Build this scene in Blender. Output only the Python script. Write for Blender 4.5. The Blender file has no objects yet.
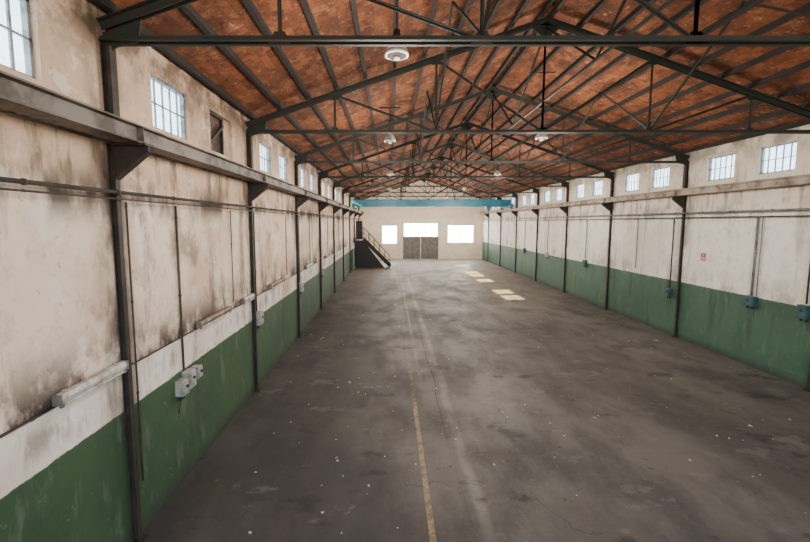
import bpy, bmesh, math, random
from mathutils import Vector, Matrix
random.seed(7)
XL,XR,YB,YF=-3.3,10.3,44.5,-5.0
XM=(XL+XR)/2; HALF=(XR-XL)/2; S=4.63; Y0=4.8; SL=0.336; ZE=6.55
ZC=6.18; ZH=6.31
CAMH=4.1
sc=bpy.context.scene
# ---------------- node helpers
class N:
    def __init__(s,name,rough=0.8,metal=0.0):
        s.m=bpy.data.materials.new(name); s.m.use_nodes=True; s.t=s.m.node_tree
        s.b=s.t.nodes['Principled BSDF']; s.b.inputs['Roughness'].default_value=rough
        s.b.inputs['Metallic'].default_value=metal
        g=s.t.nodes.new('ShaderNodeNewGeometry'); s.P=g.outputs['Position']
        sp=s.t.nodes.new('ShaderNodeSeparateXYZ'); s.t.links.new(s.P,sp.inputs[0])
        s.X,s.Y,s.Z=sp.outputs
    def set(s,sock,v):
        if isinstance(v,(int,float)): sock.default_value=v
        elif isinstance(v,(tuple,list)): sock.default_value=tuple(v)+((1,) if len(v)==3 and len(sock.default_value)==4 else ())
        else: s.t.links.new(v,sock)
    def math(s,op,a,b=0.0,clamp=False):
        n=s.t.nodes.new('ShaderNodeMath'); n.operation=op; n.use_clamp=clamp
        s.set(n.inputs[0],a); s.set(n.inputs[1],b); return n.outputs[0]
    def noise(s,scale,vec=(1,1,1),detail=5,rough=0.6,off=(0,0,0)):
        mp=s.t.nodes.new('ShaderNodeMapping'); mp.inputs['Scale'].default_value=vec; mp.inputs['Location'].default_value=off
        s.t.links.new(s.P,mp.inputs[0])
        n=s.t.nodes.new('ShaderNodeTexNoise'); n.inputs['Scale'].default_value=scale
        n.inputs['Detail'].default_value=detail; n.inputs['Roughness'].default_value=rough
        s.t.links.new(mp.outputs[0],n.inputs['Vector']); return n.outputs['Fac']
    def cracks(s,scale):
        v=s.t.nodes.new('ShaderNodeTexVoronoi'); v.feature='DISTANCE_TO_EDGE'; v.inputs['Scale'].default_value=scale
        nz=s.t.nodes.new('ShaderNodeTexNoise'); nz.inputs['Scale'].default_value=1.5; nz.inputs['Detail'].default_value=6
        s.t.links.new(s.P,nz.inputs['Vector'])
        ad=s.t.nodes.new('ShaderNodeVectorMath'); ad.operation='ADD'
        sc_=s.t.nodes.new('ShaderNodeVectorMath'); sc_.operation='SCALE'; sc_.inputs['Scale'].default_value=1.2
        s.t.links.new(nz.outputs['Color'],sc_.inputs[0]); s.t.links.new(s.P,ad.inputs[0]); s.t.links.new(sc_.outputs[0],ad.inputs[1])
        s.t.links.new(ad.outputs[0],v.inputs['Vector']); return v.outputs['Distance']
    def ss(s,v,a,b,lo=0.0,hi=1.0):
        n=s.t.nodes.new('ShaderNodeMapRange'); n.interpolation_type='SMOOTHSTEP'
        s.set(n.inputs[0],v)
        for i,x in zip((1,2,3,4),(a,b,lo,hi)): n.inputs[i].default_value=x
        return n.outputs[0]
    def mix(s,f,a,b,mode='MIX'):
        n=s.t.nodes.new('ShaderNodeMix'); n.data_type='RGBA'; n.blend_type=mode
        s.set(n.inputs[0],f); s.set(n.inputs[6],a); s.set(n.inputs[7],b); return n.outputs[2]
    def band(s,v,c,w,soft):   # 1 near c
        d=s.math('ABSOLUTE',s.math('SUBTRACT',v,c)); return s.ss(d,w,w+soft,1,0)
    def color(s,c): s.set(s.b.inputs['Base Color'],c)
    def bump(s,h,st=0.3,dist=0.02):
        n=s.t.nodes.new('ShaderNodeBump'); n.inputs['Strength'].default_value=st; n.inputs['Distance'].default_value=dist
        s.set(n.inputs['Height'],h); s.t.links.new(n.outputs[0],s.b.inputs['Normal'])
def simple(name,c1,c2=None,scale=6,rough=0.6,metal=0,lo=.4,hi=.65):
    n=N(name,rough,metal); c2=c2 or tuple(x*.6 for x in c1)
    n.color(n.mix(n.ss(n.noise(scale),lo,hi),c1,c2)); return n.m
def emis(name,c,st,c2=None):
    n=N(name,.4); n.color((.5,.55,.6)); e=n.mix(n.ss(n.noise(1.7),.35,.65),c,c2 or c)
    n.set(n.b.inputs['Emission Color'],e); n.b.inputs['Emission Strength'].default_value=st; return n.m

def wallmat(name,zg,side):
    n=N(name,.85)
    if side=='L': up=(.74,.53,.39); mid=(.93,.74,.61); low=(.88,.81,.75); green=(.048,.095,.045); g2=(.034,.072,.035)
    elif side=='R': up=(.88,.79,.67); mid=(.95,.92,.86); low=(.95,.92,.86); green=(.06,.135,.085); g2=(.042,.105,.066)
    else: up=(.86,.72,.56); mid=(.9,.79,.63); low=(.84,.73,.59); green=low; g2=low
    L=side=='L'
    big=n.noise(.55,detail=6,off=(3,1,2)); fine=n.noise(3.5,detail=8,rough=.7); st=n.noise(2.2,(1,1,.14),detail=6,rough=.65)
    c=n.mix(n.ss(n.Z,4.4,4.6),mid,up)
    if L: c=n.mix(n.ss(n.Z,2.28,2.31,1,0),c,low)
    c=n.mix(n.ss(big,.42,.7,0,.55),c,(.56,.36,.24) if L else (.68,.61,.51))
    c=n.mix(n.ss(fine,.50,.68,0,.38),c,(.42,.29,.20) if L else (.6,.52,.43))
    if side!='B':
        c=n.mix(n.ss(st,.53,.70,0,.7 if L else .38),c,(.12,.08,.06))
        c=n.mix(n.ss(n.noise(9,detail=6,rough=.8,off=(2,5,1)),.60,.66,0,.4),c,(.18,.13,.10))
    c=n.mix(n.ss(n.noise(1.3,detail=9,rough=.75,off=(9,4,7)),.55,.60,0,.5),c,(.92,.87,.81))
    if side!='B':
        fr=n.math('ABSOLUTE',n.math('SUBTRACT',n.math('FRACT',n.math('DIVIDE',n.math('SUBTRACT',n.Y,Y0-S*10.5),S)),.5))
        colm=n.ss(fr,.0,.10,1,0)
        c=n.mix(n.math('MULTIPLY',colm,n.ss(n.noise(2.5,(1,1,.4),detail=7),.38,.6,0,.9 if L else .6)),c,(.06,.04,.03))
        b=n.math('MULTIPLY',n.band(n.Z,4.42,.03,.4),n.ss(n.noise(1.6,(1,1,.5),detail=8,off=(5,5,5)),.43,.6,0,.9 if L else .45))
        c=n.mix(b,c,(.07,.045,.035))
        if L:
            g=n.math('MULTIPLY',n.ss(n.Z,2.3,3.1,1,0),n.ss(n.Z,2.28,2.31))
            b=n.math('MULTIPLY',g,n.ss(n.noise(1.1,(1,1,.6),detail=9,rough=.7,off=(1,8,2)),.42,.58,0,.97))
            c=n.mix(b,c,(.045,.028,.022))
            b=n.math('MULTIPLY',n.ss(n.Z,1.9,2.4),n.ss(n.noise(.75,(1,1,.8),detail=9,rough=.68,off=(4,11,6)),.55,.68,0,.65))
            c=n.mix(b,c,(.15,.10,.075))
            b=n.math('MULTIPLY',n.band(n.Z,2.05,.02,.25),n.ss(n.noise(2.4,(1,1,.25),detail=8,rough=.7,off=(3,3,8)),.5,.62,0,.7))
            c=n.mix(b,c,(.22,.16,.13))
        else:
            b=n.math('MULTIPLY',n.band(n.Z,2.15,.1,.5),n.ss(n.noise(1.3,(1,1,.6),detail=9,rough=.7,off=(1,8,2)),.48,.62,0,.5))
            c=n.mix(b,c,(.25,.22,.18))
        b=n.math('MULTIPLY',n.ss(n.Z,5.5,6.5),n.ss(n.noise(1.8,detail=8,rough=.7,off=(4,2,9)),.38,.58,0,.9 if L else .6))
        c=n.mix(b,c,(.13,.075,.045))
        b=n.math('MULTIPLY',n.band(n.Z,4.85,.1,.4),n.ss(n.noise(3,(1,1,.2),detail=8,rough=.7,off=(6,2,4)),.49,.62,0,.75 if L else .6))
        c=n.mix(b,c,(.12,.07,.045))
        edge=n.math('ADD',n.Z,n.math('MULTIPLY',n.math('SUBTRACT',n.noise(5),.5),.05))
        gc=n.mix(n.ss(big,.4,.65),green,g2)
        gc=n.mix(n.ss(n.noise(4,(1,1,.3),detail=8,off=(2,2,2)),.56,.7,0,.35),gc,(.20,.23,.18))
        gc=n.mix(n.ss(st,.53,.7,0,.6),gc,(.025,.036,.026))
        gc=n.mix(n.ss(n.noise(8,detail=8,rough=.8,off=(3,7,1)),.62,.66,0,.5),gc,(.34,.36,.30))
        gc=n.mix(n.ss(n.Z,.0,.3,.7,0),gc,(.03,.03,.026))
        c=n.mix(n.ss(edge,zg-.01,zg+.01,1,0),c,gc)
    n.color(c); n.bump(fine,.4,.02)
    n.set(n.b.inputs['Roughness'],n.ss(n.Z,zg-.01,zg+.01,.6,.9) if side!='B' else .9)
    return n.m
M_WL=wallmat('plaster_left',1.77,'L'); M_WR=wallmat('plaster_right',2.0,'R'); M_WB=wallmat('plaster_back',0,'B')
def floormat():
    n=N('concrete_floor',.6)
    big=n.noise(.22,(1,.55,1),detail=8,rough=.6); md=n.noise(.8,(1,.6,1),detail=8,rough=.62,off=(3,3,0)); fn=n.noise(14,detail=6,rough=.75)
    c=n.mix(n.ss(big,.40,.60),(.080,.070,.062),(.15,.134,.118))
    c=n.mix(n.ss(md,.42,.66,0,.6),c,(.05,.044,.041))
    c=n.mix(n.ss(fn,.52,.68,0,.35),c,(.17,.155,.14))
    c=n.mix(n.ss(n.noise(4,detail=8,rough=.8,off=(5,1,0)),.58,.65,0,.55),c,(.030,.026,.024))
    c=n.mix(n.ss(n.noise(2.2,detail=9,rough=.8,off=(8,12,0)),.59,.64,0,.35),c,(.24,.22,.20))
    cr=n.cracks(.28)
    c=n.mix(n.math('MULTIPLY',n.ss(cr,.002,.006,1,0),n.ss(n.noise(.5),.45,.6,0,.5)),c,(.02,.018,.017))
    lane=n.math('MULTIPLY',n.ss(n.X,-.8,1.2,1,0),n.ss(n.noise(.6,(1,.4,1),off=(7,1,0)),.30,.6,.4,.85))
    c=n.mix(lane,c,(.038,.034,.034))
    wob=n.math('MULTIPLY',n.math('SUBTRACT',n.noise(.16,(0,1,0),detail=3,off=(0,3,0)),.5),.5)
    xx=n.math('ADD',n.X,wob)
    c=n.mix(n.math('MULTIPLY',n.band(xx,1.32,.03,.10),n.ss(md,.35,.62,.65,.15)),c,(.26,.235,.21))
    c=n.mix(n.math('MULTIPLY',n.band(xx,1.12,.004,.014),n.ss(n.Y,6.5,9,.15,.75)),c,(.02,.018,.017))
    c=n.mix(n.math('MULTIPLY',n.band(n.X,.80,.02,.05),n.math('MULTIPLY',n.ss(n.Y,9,12),n.ss(n.noise(.8,detail=6),.4,.6,.15,.6))),c,(.24,.22,.2))
    f=n.math('ABSOLUTE',n.math('SUBTRACT',n.math('FRACT',n.math('DIVIDE',n.math('ADD',n.Y,.17),4.63)),.5))
    c=n.mix(n.math('MULTIPLY',n.ss(f,0,.002,1,0),.35),c,(.04,.036,.033))
    c=n.mix(n.ss(n.noise(.9,(.7,1.2,1),detail=6,off=(11,6,0)),.60,.66,0,.7),c,(.022,.02,.02))
    c=n.mix(n.ss(n.noise(.7,(.8,1.5,1),detail=9,rough=.75,off=(2,16,0)),.58,.62,0,.35),c,(.22,.20,.185))
    c=n.mix(n.ss(n.Y,14,42,0,.6),c,(.34,.30,.25))  # paler toward the far end: door glow put into the floor colour
    near=n.ss(n.Y,8.7,9.0,1,0); wear=n.noise(5,detail=8,rough=.75)
    yl=n.math('MULTIPLY',n.band(n.X,.56,.036,.014),n.math('ADD',n.math('MULTIPLY',near,n.ss(wear,.38,.6,.75,.12)),n.math('MULTIPLY',n.math('SUBTRACT',1,near),n.ss(wear,.42,.56,.14,.0))))
    c=n.mix(yl,c,(.46,.33,.15))
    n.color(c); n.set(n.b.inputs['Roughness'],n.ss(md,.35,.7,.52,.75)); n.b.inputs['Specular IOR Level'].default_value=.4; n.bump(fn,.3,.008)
    return n.m
M_F=floormat()
def ceilmat():
    n=N('terracotta_roof_tiles',.9)
    mp=n.t.nodes.new('ShaderNodeMapping'); n.t.links.new(n.P,mp.inputs[0]); mp.inputs['Rotation'].default_value=(0,0,math.pi/2)
    b=n.t.nodes.new('ShaderNodeTexBrick'); n.t.links.new(mp.outputs[0],b.inputs[0])
    b.inputs['Color1'].default_value=(.31,.105,.042,1); b.inputs['Color2'].default_value=(.15,.05,.023,1); b.inputs['Mortar'].default_value=(.15,.07,.045,1)
    b.inputs['Scale'].default_value=1; b.inputs['Brick Width'].default_value=.28; b.inputs['Row Height'].default_value=.14; b.inputs['Mortar Size'].default_value=.008; b.offset=.5
    c=b.outputs[0]
    c=n.mix(n.ss(n.noise(.8,detail=7,rough=.7),.42,.60,0,.7),c,(.065,.028,.018))
    c=n.mix(n.ss(n.noise(2.6,detail=8,rough=.75,off=(3,3,3)),.53,.62,0,.5),c,(.38,.17,.085))
    c=n.mix(n.ss(n.noise(6,detail=6,rough=.8,off=(1,7,3)),.60,.65,0,.6),c,(.58,.42,.32))
    c=n.mix(n.ss(n.noise(5,detail=6,rough=.8,off=(8,2,3)),.57,.63,0,.7),c,(.04,.02,.015))
    n.color(c); n.b.inputs['Specular IOR Level'].default_value=.2; return n.m
M_C=ceilmat()
M_TR=simple('green_painted_steel',(.018,.028,.022),(.034,.024,.017),3,.75)
M_PU=simple('dark_purlin_steel',(.026,.019,.015),(.016,.013,.011),2,.85)
M_CO=simple('rusty_black_steel',(.018,.016,.014),(.045,.028,.02),5,.65)
M_RB=simple('grey_runway_steel',(.22,.19,.165),(.08,.06,.05),2.5,.7)
M_RR=simple('pale_runway_steel',(.42,.36,.29),(.18,.13,.10),2.5,.7)
M_BL=simple('blue_crane_paint',(.03,.20,.30),(.022,.14,.21),2,.5)
M_DK=simple('black_iron',(.022,.022,.022),None,5,.65)
M_GY=simple('grey_enclosure',(.42,.41,.38),(.24,.22,.20),9,.5)
M_TL=simple('teal_enclosure',(.04,.11,.12),(.025,.07,.08),9,.5)
M_WH=simple('white_enamel',(.66,.63,.58),(.34,.29,.24),6,.5)
M_SH=simple('grey_lamp_shade',(.20,.21,.20),(.12,.115,.10),6,.6)
M_BR=simple('rusted_enamel',(.30,.21,.15),(.12,.075,.05),6,.6)
M_PI=simple('cable_conduit',(.04,.033,.028),(.08,.058,.043),4,.7)
M_PW=simple('galvanised_pipe',(.26,.27,.27),(.14,.13,.11),4,.5,.3)
M_RD=simple('red_plastic',(.6,.04,.03),(.45,.03,.02),6,.4)
M_FR=simple('window_frame_paint',(.34,.37,.39),(.17,.17,.17),8,.5)
M_DR=simple('door_steel',(.13,.12,.115),(.20,.18,.155),3,.5)
M_LT=simple('paper_debris',(.75,.73,.68),(.36,.32,.27),3,.8)
M_GL=emis('emissive_frosted_glass',(.42,.74,.98),4.5,(.82,.94,1))  # daylight behind the pane put in as emission
M_GB=emis('emissive_glass',(1,.96,.88),22.0)  # outdoor brightness put in as emission, raised to spill onto the floor
M_GD=simple('broken_board_infill',(.05,.03,.025),(.16,.09,.06),4,.8)

# ---------------- mesh builder
class MB:
    def __init__(s): s.bm=bmesh.new(); s.mats=[]
    def mi(s,m):
        if m not in s.mats: s.mats.append(m)
        return s.mats.index(m)
    def hexa(s,vs,m):
        v=[s.bm.verts.new(p) for p in vs]; i=s.mi(m)
        for f in ((0,3,2,1),(4,5,6,7),(0,1,5,4),(1,2,6,5),(2,3,7,6),(3,0,4,7)):
            s.bm.faces.new([v[k] for k in f]).material_index=i
    def box(s,a,b,m):
        x0,y0,z0=[min(p,q) for p,q in zip(a,b)]; x1,y1,z1=[max(p,q) for p,q in zip(a,b)]
        s.hexa([(x0,y0,z0),(x1,y0,z0),(x1,y1,z0),(x0,y1,z0),(x0,y0,z1),(x1,y0,z1),(x1,y1,z1),(x0,y1,z1)],m)
    def beam(s,p,q,w,h,m,up=(0,0,1),ox=0,oz=0):
        p,q=Vector(p),Vector(q); d=(q-p).normalized(); u=Vector(up)
        sd=d.cross(u)
        if sd.length<1e-4: u=Vector((0,1,0)); sd=d.cross(u)
        sd.normalize(); u=sd.cross(d).normalized()
        o=sd*ox+u*oz
        c=[-sd*w/2-u*h/2,sd*w/2-u*h/2,sd*w/2+u*h/2,-sd*w/2+u*h/2]
        s.hexa([p+o+k for k in c]+[q+o+k for k in c],m)
    def tee(s,p,q,w,m,up=(0,0,1)):   # double-angle T member
        s.beam(p,q,w,w*.16,m,up,0,w*.4); s.beam(p,q,w*.2,w*.8,m,up)
    def cyl(s,p,q,r,m,n=8,r2=None):
        p,q=Vector(p),Vector(q); d=(q-p).normalized(); r2=r if r2 is None else r2
        a=d.orthogonal().normalized(); b=d.cross(a); i=s.mi(m)
        A=[s.bm.verts.new(p+(a*math.cos(t)+b*math.sin(t))*r) for t in [2*math.pi*k/n for k in range(n)]]
        B=[s.bm.verts.new(q+(a*math.cos(t)+b*math.sin(t))*r2) for t in [2*math.pi*k/n for k in range(n)]]
        for k in range(n):
            f=s.bm.faces.new([A[k],A[(k+1)%n],B[(k+1)%n],B[k]]); f.material_index=i; f.smooth=n>6
        s.bm.faces.new(A[::-1]).material_index=i; s.bm.faces.new(B).material_index=i
    def pipe(s,pts,r,m,n=8):
        for a,b in zip(pts,pts[1:]): s.cyl(a,b,r,m,n)
    def prism(s,pts,off,m):
        off=Vector(off); A=[s.bm.verts.new(Vector(p)) for p in pts]; B=[s.bm.verts.new(Vector(p)+off) for p in pts]; i=s.mi(m); n=len(pts)
        s.bm.faces.new(A[::-1]).material_index=i; s.bm.faces.new(B).material_index=i
        for k in range(n): s.bm.faces.new([A[k],A[(k+1)%n],B[(k+1)%n],B[k]]).material_index=i
    def done(s,name,bevel=0):
        bmesh.ops.recalc_face_normals(s.bm,faces=s.bm.faces)
        me=bpy.data.meshes.new(name); s.bm.to_mesh(me); s.bm.free()
        for m in s.mats: me.materials.append(m)
        o=bpy.data.objects.new(name,me); sc.collection.objects.link(o)
        if bevel:
            b=o.modifiers.new('bevel','BEVEL'); b.width=bevel; b.segments=2; b.limit_method='ANGLE'
        return o
def roofz(x): return ZE+SL*(HALF-abs(x-XM))

# ---------------- floor
b=MB(); b.box((XL-.3,YF-4,-.2),(XR+.3,YB+.3,0),M_F); b.done('floor')
# ---------------- ceiling
b=MB()
for sgn in (-1,1):
    xe=XM+sgn*(HALF+.5); b.prism([(xe,YF-.5,roofz(xe)),(XM,YF-.5,roofz(XM)),(XM,YF-.5,roofz(XM)+.14),(xe,YF-.5,roofz(xe)+.14)],(0,YB-YF+1,0),M_C)
b.done('ceiling')
# purlins
b=MB(); n=10
for sgn in (-1,1):
    for k in range(n+1):
        x=XM+sgn*(.12+(HALF-.25)*k/n); z=roofz(x)-.056
        b.beam((x,YF,z),(x,YB,z),.05,.11,M_PU)
        b.beam((x,YF,z-.05),(x,YB,z-.05),.08,.012,M_PU)
b.done('roof_purlins')
# ---------------- windows layout
ZW0,ZW1=5.43,6.17
def layout(side):
    st=[]; k=-2
    while Y0+S*k<YB:
        y=Y0+S*k
        for o in (.93,2.75):
            w=1.36 if (side<0 and 3<=k<=6) else 1.02
            if y+o>YF+.3 and y+o+w<YB-.2: st.append((y+o,y+o+w,k,o))
        k+=1
    return st
ST={-1:layout(-1),1:layout(1)}
def wall(name,x0,x1,m,starts):
    b=MB(); b.box((x0,YF,0),(x1,YB,ZW0),m); b.box((x0,YF,ZW1),(x1,YB,ZE-.005),m)
    y=YF
    for a,c,_,_ in starts: b.box((x0,y,ZW0),(x1,a,ZW1),m); y=c
    b.box((x0,y,ZW0),(x1,YB,ZW1),m); return b.done(name)
wall('wall_left',XL-.2,XL,M_WL,ST[-1]); wall('wall_right',XR,XR+.2,M_WR,ST[1])
# back wall with openings
b=MB(); ops=[(-.9,.8,1.7,3.8),(1.45,5.4,0,4.1),(6.4,9.3,1.8,3.85)]
x=XL
for (a,c,z0,z1) in ops:
    b.box((x,YB,0),(a,YB+.3,ZE),M_WB)
    if z0>0: b.box((a,YB,0),(c,YB+.3,z0),M_WB)
    b.box((a,YB,z1),(c,YB+.3,ZE),M_WB); x=c
b.box((x,YB,0),(XR,YB+.3,ZE),M_WB)
b.prism([(XL,YB,ZE),(XR,YB,ZE),(XM,YB,roofz(XM))],(0,.3,0),M_WB)
b.box((XL,YB-.08,4.55),(XR,YB,4.75),M_WB)
b.done('wall_back')
# windows
wi=1
for side in (-1,1):
    for a,c,kk,o in ST[side]:
        xin=XL if side<0 else XR; s=side
        openw=side<0 and ((kk==3) or (kk==4 and o>1) or (kk in (5,6)))
        dark=side<0 and kk==0 and o>1
        b=MB(); xo=xin+s*.14; xb=xin+s*.06; t=.035; fr=M_CO if dark else M_FR
        if dark: c=a+.72
        for (p,q) in (((a,ZW0),(c,ZW0+t)),((a,ZW1-t),(c,ZW1)),((a,ZW0),(a+t,ZW1)),((c-t,ZW0),(c,ZW1))):
            b.box((xb,p[0],p[1]),(xo,q[0],q[1]),fr)
        if not dark:
            nb=4
            for i in range(1,nb+1):
                yy=a+(c-a)*i/(nb+1); w=.013 if not openw else .007
                b.box((xb+s*.01,yy-w,ZW0),(xb+s*.03,yy+w,ZW1),M_FR)
            b.box((xb,a,ZW0+.36),(xb+s*.02,c,ZW0+.38),M_FR)
            if not openw: b.box((xo-s*.02,a,ZW0),(xo-s*.01,c,ZW1),M_GL)
        else:
            b.box((xo-s*.02,a,ZW0),(xo-s*.01,a+1.02,ZW1),M_GD)
            b.box((xb,c,ZW0),(xo,a+1.02,ZW1),M_WL)
            b.beam((xb,a,ZW0+.1),(xb,c,ZW1-.15),.03,.05,M_CO)
        b.done('window_%d'%wi); wi+=1
for (a,c,z0,z1) in (ops[0],ops[2]):
    b=MB(); y=YB+.1
    b.box((a,y,z0),(c,y+.06,z0+.08),M_FR); b.box((a,y,z1-.08),(c,y+.06,z1),M_FR)
    nn=4 if c-a>2 else 3
    for i in range(nn+1):
        xx=a+(c-a-.05)*i/nn; b.box((xx,y,z0),(xx+.05,y+.06,z1),M_FR)
    b.box((a,y,(z0+z1)/2-.03),(c,y+.05,(z0+z1)/2+.03),M_FR)
    b.box((a,y+.07,z0),(c,y+.08,z1),M_GB); b.done('window_%d'%wi); wi+=1
# door
b=MB(); a,c,z0,z1=ops[1]; y=YB+.08; e=.003; a+=e; c-=e
b.box((a,y,0.003),(a+.1,y+.12,z1-e),M_DR); b.box((c-.1,y,0.003),(c,y+.12,z1-e),M_DR); b.box((a,y,z1-.1),(c,y+.12,z1-e),M_FR)
b.box((a,y,2.45),(c,y+.1,2.55),M_DR)
b.box((a+.1,y+.06,2.55),(c-.1,y+.07,z1-.1),M_GB)
for i in range(1,5):
    xx=a+(c-a)*i/5; b.box((xx-.025,y+.01,2.55),(xx+.025,y+.05,z1-.1),M_FR)
mx=(a+c)/2
for (p,q) in ((a+.1,mx-.02),(mx+.02,c-.1)):
    b.box((p,y+.02,.03),(q,y+.08,2.45),M_DR)
    b.box((p+.12,y,.2),(q-.12,y+.02,1.2),M_DR); b.box((p+.12,y,1.35),(q-.12,y+.02,2.3),M_DR)
b.cyl((mx-.1,y-.03,.9),(mx-.1,y-.03,1.4),.02,M_FR)
b.done('door_1')
# ---------------- trusses
def truss(y):
    b=MB(); zc=ZC; zh=ZH; xl,xr=XL+.02,XR-.02
    zt=lambda x: zh+SL*(HALF-abs(x-XM))
    for o in (-.04,.04):
        b.beam((xl,y+o,zc),(xr,y+o,zc),.010,.06,M_TR); b.beam((xl,y+o*1.6,zc-.03),(xr,y+o*1.6,zc-.03),.05,.010,M_TR)
        for sg in (-1,1):
            e=(XM+sg*(HALF-.02),y+o,zt(XM+sg*(HALF-.02))); ap=(XM,y+o,zt(XM))
            b.beam(e,ap,.012,.10,M_TR); b.beam((e[0],y+o*1.7,e[2]+.045),(ap[0],y+o*1.7,ap[2]+.045),.065,.012,M_TR)
    nodes=[0,.3,.64,1.0]
    for sg in (-1,1):
        X=[XM+sg*HALF*(1-t) for t in nodes]
        for i in range(1,4):
            b.tee((X[i],y,zc),(X[i],y,zt(X[i])),.045,M_TR,up=(0,1,0))
            if i<3:
                b.tee((X[i],y,zt(X[i])),(X[i+1],y,zc),.05,M_TR,up=(0,1,0))
            b.prism([(X[i]-.12,y-.008,zc-.035),(X[i]+.12,y-.008,zc-.035),(X[i]+.06,y-.008,zc+.09),(X[i]-.06,y-.008,zc+.09)],(0,.016,0),M_TR)
            z=zt(X[i]); b.box((X[i]-.1,y-.008,z-.12),(X[i]+.1,y+.008,z+.02),M_TR)
        xe=XM+sg*(HALF-.02); b.prism([(xe,y-.01,zc-.2),(xe,y-.01,zc+.08),(xe-sg*.45,y-.01,zc+.22),(xe-sg*.4,y-.01,zc-.03),(xe-sg*.15,y-.01,zc-.08)],(0,.02,0),M_TR)
    b.prism([(XM-.38,y-.01,zt(XM)-.1),(XM+.38,y-.01,zt(XM)-.1),(XM+.1,y-.01,zt(XM)-.32),(XM-.1,y-.01,zt(XM)-.32)],(0,.02,0),M_TR)
    b.done('roof_truss')
cols=[Y0+S*k for k in range(-1,9)]
for y in cols: truss(y)
# longitudinal sway bracing
b=MB(); zr=ZH+SL*HALF
for y in cols[:-1]:
    y2=y+S
    b.tee((XM,y,zr-.15),(XM,y+S/2,6.85),.045,M_TR,up=(1,0,0)); b.tee((XM,y2,zr-.15),(XM,y+S/2,6.85),.045,M_TR,up=(1,0,0))
    b.beam((XM,y,6.85),(XM,y2,6.85),.04,.04,M_TR)
    for t,sg in ((.64,-1),(.64,1)):
        x=XM+sg*HALF*(1-t); z=ZH+SL*HALF*t
        b.beam((x,y,ZC+.04),(x,y+S/2,z+.02),.035,.035,M_TR); b.beam((x,y2,ZC+.04),(x,y+S/2,z+.02),.035,.035,M_TR)
b.done('roof_sway_bracing')
# ---------------- columns
for side in (-1,1):
    xi=XL if side<0 else XR; d=-side
    for y in cols:
        b=MB()
        b.box((xi,y-.036,0),(xi+d*.012,y+.036,6.2),M_CO); b.box((xi+d*.068,y-.036,0),(xi+d*.08,y+.036,6.2),M_CO); b.box((xi,y-.008,0),(xi+d*.07,y+.008,6.2),M_CO)
        b.box((xi,y-.08,0),(xi+d*.13,y+.08,.025),M_CO)
        b.prism([(xi+d*.08,y-.012,4.60),(xi+d*.08,y-.012,5.0),(xi+d*.47,y-.012,5.0),(xi+d*.47,y-.012,4.93)],(0,.024,0),M_CO)
        b.beam((xi+d*.08,y,4.61),(xi+d*.47,y,4.92),.10,.015,M_CO); b.box((xi+d*.08,y-.09,4.99),(xi+d*.48,y+.09,5.015),M_CO)
        b.box((xi+d*.08,y-.055,5.28),(xi+d*.12,y+.055,6.1),M_CO)
        b.done('steel_column')
    m=M_RB if side<0 else M_RR
    b=MB(); c=xi+d*.30
    b.box((c-.13,YF,5.016),(c+.13,YB-.02,5.034),m); b.box((c-.13,YF,5.20),(c+.13,YB-.02,5.218),m); b.box((c+d*.05-.008,YF,5.03),(c+d*.05+.008,YB-.02,5.205),m)
    b.box((c-.03,YF,5.218),(c+.03,YB-.02,5.25),m)
    b.box((xi+d*.02,YF,5.018),(xi+d*.05,YB-.02,5.06),m)
    y=YF+.1
    while y<YB-.1:      # slatted lacing between beam and wall
        b.box((xi+d*.03,y,5.036),(c-d*.12,y+.06,5.046),m); y+=.13
    for y in cols: b.box((c-.12,y-.006,5.03),(c+.12,y+.006,5.20),m)
    b.done('crane_runway_beam')
# ---------------- crane
b=MB()
for y in (33.9,35.1):
    b.box((XL+.2,y-.16,5.48),(XR-.2,y+.16,5.96),M_BL)
    b.box((XL+.2,y-.22,5.96),(XR-.2,y+.22,5.99),M_BL); b.box((XL+.2,y-.22,5.45),(XR-.2,y+.22,5.48),M_BL)
for xx in (XL+.3,XR-.3):
    b.box((xx-.11,33.0,5.35),(xx+.11,36.1,5.65),M_BL)
    for y in (33.3,35.8): b.cyl((xx-.06,y,5.388),(xx+.06,y,5.388),.135,M_DK,16)
b.box((7.6,33.7,5.99),(8.8,35.3,6.08),M_BL)
b.box((8.2,34.3,5.2),(8.6,34.8,5.5),M_BL); b.cyl((8.4,34.55,4.9),(8.4,34.55,5.2),.03,M_DK)
b.pipe([(8.4,34.55,4.9),(8.47,34.55,4.84),(8.46,34.55,4.76),(8.4,34.55,4.73),(8.34,34.55,4.77)],.025,M_DK)
b.done('overhead_crane')
# ---------------- conduits
def conduit(pts,r,m,name='electrical_conduit'):
    b=MB(); b.pipe(pts,r,m)
    for a,c in zip(pts,pts[1:]):
        L=(Vector(c)-Vector(a)).length; k=int(L/1.2)
        d=(Vector(c)-Vector(a)).normalized()
        for i in range(1,k+1):
            p=Vector(a)+d*(i*1.2); b.cyl(p-d*.015,p+d*.015,r*1.4,m)
    b.done(name)
conduit([(XL+.14,YF+.1,4.45),(XL+.14,YB-.1,4.45)],.022,M_PI)
conduit([(XL+.13,YF+.1,4.38),(XL+.13,20,4.36),(XL+.13,YB-.1,4.38)],.010,M_PI)
conduit([(XL+.03,YF+.1,2.31),(XL+.03,Y0-.1,2.31)],.014,M_PI)
for k in range(0,8): conduit([(XL+.03,Y0+S*k+.1,2.31),(XL+.03,Y0+S*(k+1)-.1,2.31)],.010,M_PI)
conduit([(XR-.15,YF+.1,4.42),(XR-.15,YB-.1,4.42)],.032,M_PW)
conduit([(XR-.14,YF+.1,4.26),(XR-.14,YB-.1,4.26)],.018,M_PI)
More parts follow.
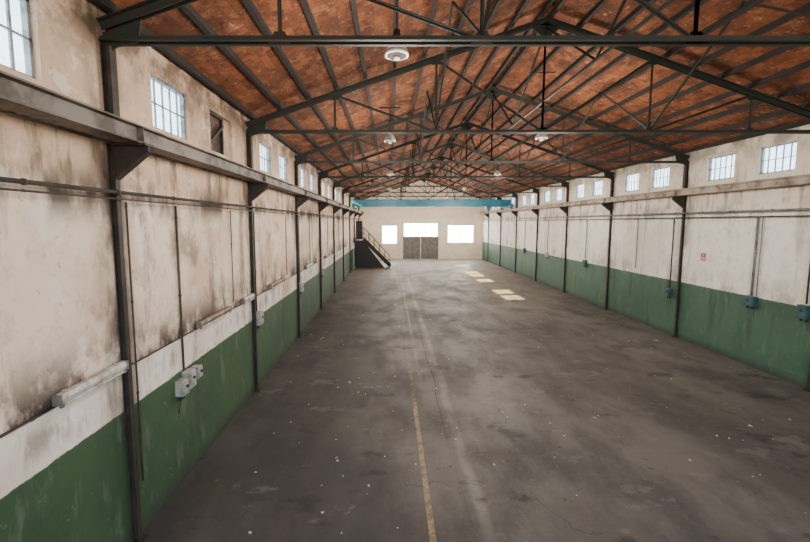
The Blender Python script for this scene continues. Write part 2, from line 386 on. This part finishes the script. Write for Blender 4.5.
for y,zb,m,r in ((6.15,1.77,M_PI,.018),(5.0,.7,M_PI,.012),(8.25,2.45,M_PI,.010),(9.65,1.93,M_PI,.016),(12.6,2.45,M_PI,.013),(14.38,1.92,M_PI,.016),(16.3,2.45,M_PI,.013),(18.97,1.92,M_PI,.016),(21,2.45,M_PI,.013),(25.6,2.4,M_PI,.016)):
    conduit([(XL+.03,y,zb),(XL+.03,y,4.35)],r,m)
for y,zb,m,r in ((11.2,2.04,M_PW,.03),(11.05,2.04,M_PW,.015),(9.7,2.1,M_PI,.02),(14.5,1.7,M_PI,.02),(16.6,2.2,M_PI,.015),(20.9,2.2,M_PI,.02),(26,2.2,M_PI,.02),(30.4,2.2,M_PI,.02)):
    conduit([(XR-.05,y,zb),(XR-.05,y,4.23)],r,m)
# ---------------- fluorescents on left wall
def fluo(y0,y1,z,m):
    b=MB(); x=XL+.002
    b.box((x,y0+.15,z-.03),(x+.05,y0+.2,z+.03),m); b.box((x,y1-.2,z-.03),(x+.05,y1-.15,z+.03),m)
    b.prism([(x+.05,y0,z-.035),(x+.11,y0,z-.05),(x+.13,y0,z+.0),(x+.11,y0,z+.045),(x+.05,y0,z+.045)],(0,y1-y0,0),m)
    b.box((x+.045,y0-.02,z-.055),(x+.135,y0,z+.05),M_SH); b.box((x+.045,y1,z-.055),(x+.135,y1+.02,z+.05),M_SH)
    b.cyl((x+.11,y0+.02,z-.068),(x+.11,y1-.02,z-.068),.013,M_WH)
    b.box((x+.095,y0+.0,z-.085),(x+.125,y0+.03,z-.045),M_SH); b.box((x+.095,y1-.03,z-.085),(x+.125,y1,z-.045),M_SH)
    b.done('fluorescent_light_fixture')
fluo(3.72,4.68,2.39,M_WH); fluo(6.6,7.85,2.39,M_BR); fluo(8.6,9.25,2.4,M_WH); fluo(10.6,11.9,2.4,M_BR); fluo(15.2,16.5,2.4,M_WH); fluo(19.8,21,2.4,M_BR)
# ---------------- boxes
def ebox(x,d,y,z,w,h,m,extra=True):
    x+=d*.002
    b=MB(); b.box((x,y-w/2,z-h/2),(x+d*.13,y+w/2,z+h/2),m); b.box((x+d*.13,y-w/2+.015,z-h/2+.015),(x+d*.145,y+w/2-.015,z+h/2-.015),m)
    b.cyl((x+d*.145,y,z+h*.1),(x+d*.17,y,z+h*.1),.025,M_DK,10)
    if extra:
        for i in (-1,1):
            b.cyl((x+d*.06,y+i*w*.25,z-h/2-.07),(x+d*.06,y+i*w*.25,z-h/2),.028,M_DK,10)
        b.pipe([(x+d*.06,y-w*.25,z-h/2-.06),(x+d*.05,y-w*.35,z-h/2-.16),(x+d*.02,y-w*.3,z-h/2-.28)],.007,M_DK,6)
    b.done('electrical_box',.006)
ebox(XL,1,6.0,1.55,.16,.24,M_GY); ebox(XL,1,6.22,1.6,.2,.28,M_GY,False); ebox(XL,1,6.47,1.62,.16,.2,M_GY,False); ebox(XL,1,9.68,1.75,.28,.32,M_GY); ebox(XL,1,14.4,1.75,.25,.3,M_GY)
ebox(XL,1,18.97,1.75,.25,.3,M_GY)
ebox(XR,-1,11.2,1.88,.34,.28,M_TL); ebox(XR,-1,9.72,1.9,.25,.34,M_TL); ebox(XR,-1,14.5,1.55,.22,.28,M_TL); ebox(XR,-1,20.9,2.0,.3,.3,M_TL); ebox(XR,-1,26,2.0,.3,.3,M_GY); ebox(XR,-1,30.4,2,.3,.3,M_TL)
b=MB(); X=XR-.002; b.box((X,13.0,2.85),(X-.01,13.2,3.1),M_RD); b.box((X-.01,13.03,2.88),(X-.013,13.17,2.97),M_WH); b.box((X-.01,13.05,3.0),(X-.013,13.15,3.07),M_WH); b.done('fire_extinguisher_sign')
# ---------------- lamps
lamps=[(.1,6.1,330),(0,12.3,330),(4.4,11.9,620),(0,20.8,330),(5.5,20.8,620),(0,30,380),(5.5,30,650),(0,39.5,480),(5.5,39.5,700),(5.5,-2.5,620),(.1,-2.5,330)]  # last pair hang unseen behind the camera, kept for fill light
for (x,y,en) in lamps:
    b=MB(); zt=roofz(x)-.16; z=6.52
    b.cyl((x,y,z+.36),(x,y,zt),.010,M_DK); b.cyl((x,y,z+.22),(x,y,z+.36),.06,M_DK,14,.045)
    b.beam((x-.32,y,zt),(x+.32,y,zt),.03,.03,M_DK)
    b.cyl((x,y,z+.06),(x,y,z+.15),.165,M_WH,24,.115); b.cyl((x,y,z+.15),(x,y,z+.23),.115,M_WH,24,.055); b.cyl((x,y,z),(x,y,z+.06),.175,M_WH,24,.165)
    b.cyl((x,y,z-.01),(x,y,z),.14,M_DK,24)
    b.cyl((x,y,z-.05),(x,y,z-.01),.04,M_WH,14,.055)
    b.done('high_bay_lamp')
    l=bpy.data.lights.new('fill_light','POINT'); l.energy=en; l.color=(1,.91,.79); l.shadow_soft_size=.45  # fill light added below the fixture, which itself looks unlit
    o=bpy.data.objects.new('fill_light',l); o.location=(x,y,z-1.0); sc.collection.objects.link(o)
# ---------------- staircase + mezzanine
b=MB(); ys,ye=35.9,37.0; zl=2.7; x0=-2.4; n=14
b.box((XL+.17,ys,zl-.12),(x0,ye+2.5,zl),M_DK)
for k in range(n):
    x=x0+k*.17; z=zl-(k+1)*zl/(n+1); b.box((x,ys,z-.03),(x+.2,ye,z),M_DK); b.box((x+.17,ys,z-.16),(x+.18,ye,z),M_DK)
xe=x0+n*.17
for y in (ys,ye):
    b.beam((x0,y,zl-.12),(xe+.05,y,.16),.04,.28,M_DK)
    b.beam((x0,y,zl+.95),(xe,y,1.05),.04,.04,M_DK); b.beam((x0,y,zl+.5),(xe,y,.6),.03,.03,M_DK)
    for k in range(6):
        t=k/5; x=x0+(xe-x0)*t; z=zl-zl*t; b.box((x-.02,y-.02,max(0,z-.1)),(x+.02,y+.02,z+1.0),M_DK)
b.prism([(XL+.17,ys+.1,0.0),(x0+1.9,ys+.1,0.0),(x0,ys+.1,zl-.2),(XL+.17,ys+.1,zl-.2)],(0,.04,0),M_DK)
b.box((x0-.05,ye+2.4,0),(x0+.05,ye+2.5,zl-.1),M_DK)
b.done('staircase')
b=MB(); b.box((XL+.18,36.6,zl+.003),(XL+.78,37.5,zl+1.55),M_DK); b.box((XL+.23,36.58,zl+.08),(XL+.73,36.6,zl+1.45),M_CO); b.cyl((XL+.65,36.56,zl+.7),(XL+.65,36.58,zl+.7),.03,M_FR); b.done('electrical_cabinet')
# ---------------- debris
b=MB()
for i in range(340):
    y=3.5+28*random.random()**1.3; x=random.uniform(XL+.3,XR-.3)
    r=random.uniform(.008,.028)*(1.8 if random.random()<.1 else 1); a=random.random()*6.28; pts=[]
    nn=random.choice((3,4,5))
    for k in range(nn):
        t=a+6.28*k/nn; rr=r*random.uniform(.6,1.3); pts.append((x+rr*math.cos(t),y+rr*math.sin(t),0.0))
    b.prism(pts,(0,0,random.uniform(.004,.015)),random.choice((M_LT,M_LT,M_BR)))
b.done('floor_debris')
# ---------------- light
w=bpy.data.worlds.new('sky'); sc.world=w; w.use_nodes=True; nt=w.node_tree; bg=nt.nodes['Background']
sk=nt.nodes.new('ShaderNodeTexSky'); sk.sky_type='NISHITA'; sk.sun_disc=False; sk.sun_elevation=math.radians(31); sk.sun_rotation=math.radians(-90)
nt.links.new(sk.outputs[0],bg.inputs[0]); bg.inputs[1].default_value=1.0
l=bpy.data.lights.new('sun','SUN'); l.energy=70; l.angle=.009; l.color=(1,.80,.40)
o=bpy.data.objects.new('sun',l); sc.collection.objects.link(o)
d=Vector((9.4,1.3,-5.4)); o.rotation_euler=d.to_track_quat('-Z','Y').to_euler(); o.location=(-20,20,20)
# ---------------- camera
c=bpy.data.cameras.new('camera'); o=bpy.data.objects.new('camera',c); sc.collection.objects.link(o); sc.camera=o
c.sensor_width=36; c.lens=400/810*36; c.shift_x=15/810; c.shift_y=-10/810; c.clip_start=.05
o.location=(0,0,CAMH); o.rotation_euler=(math.radians(90-5.5),0,0)
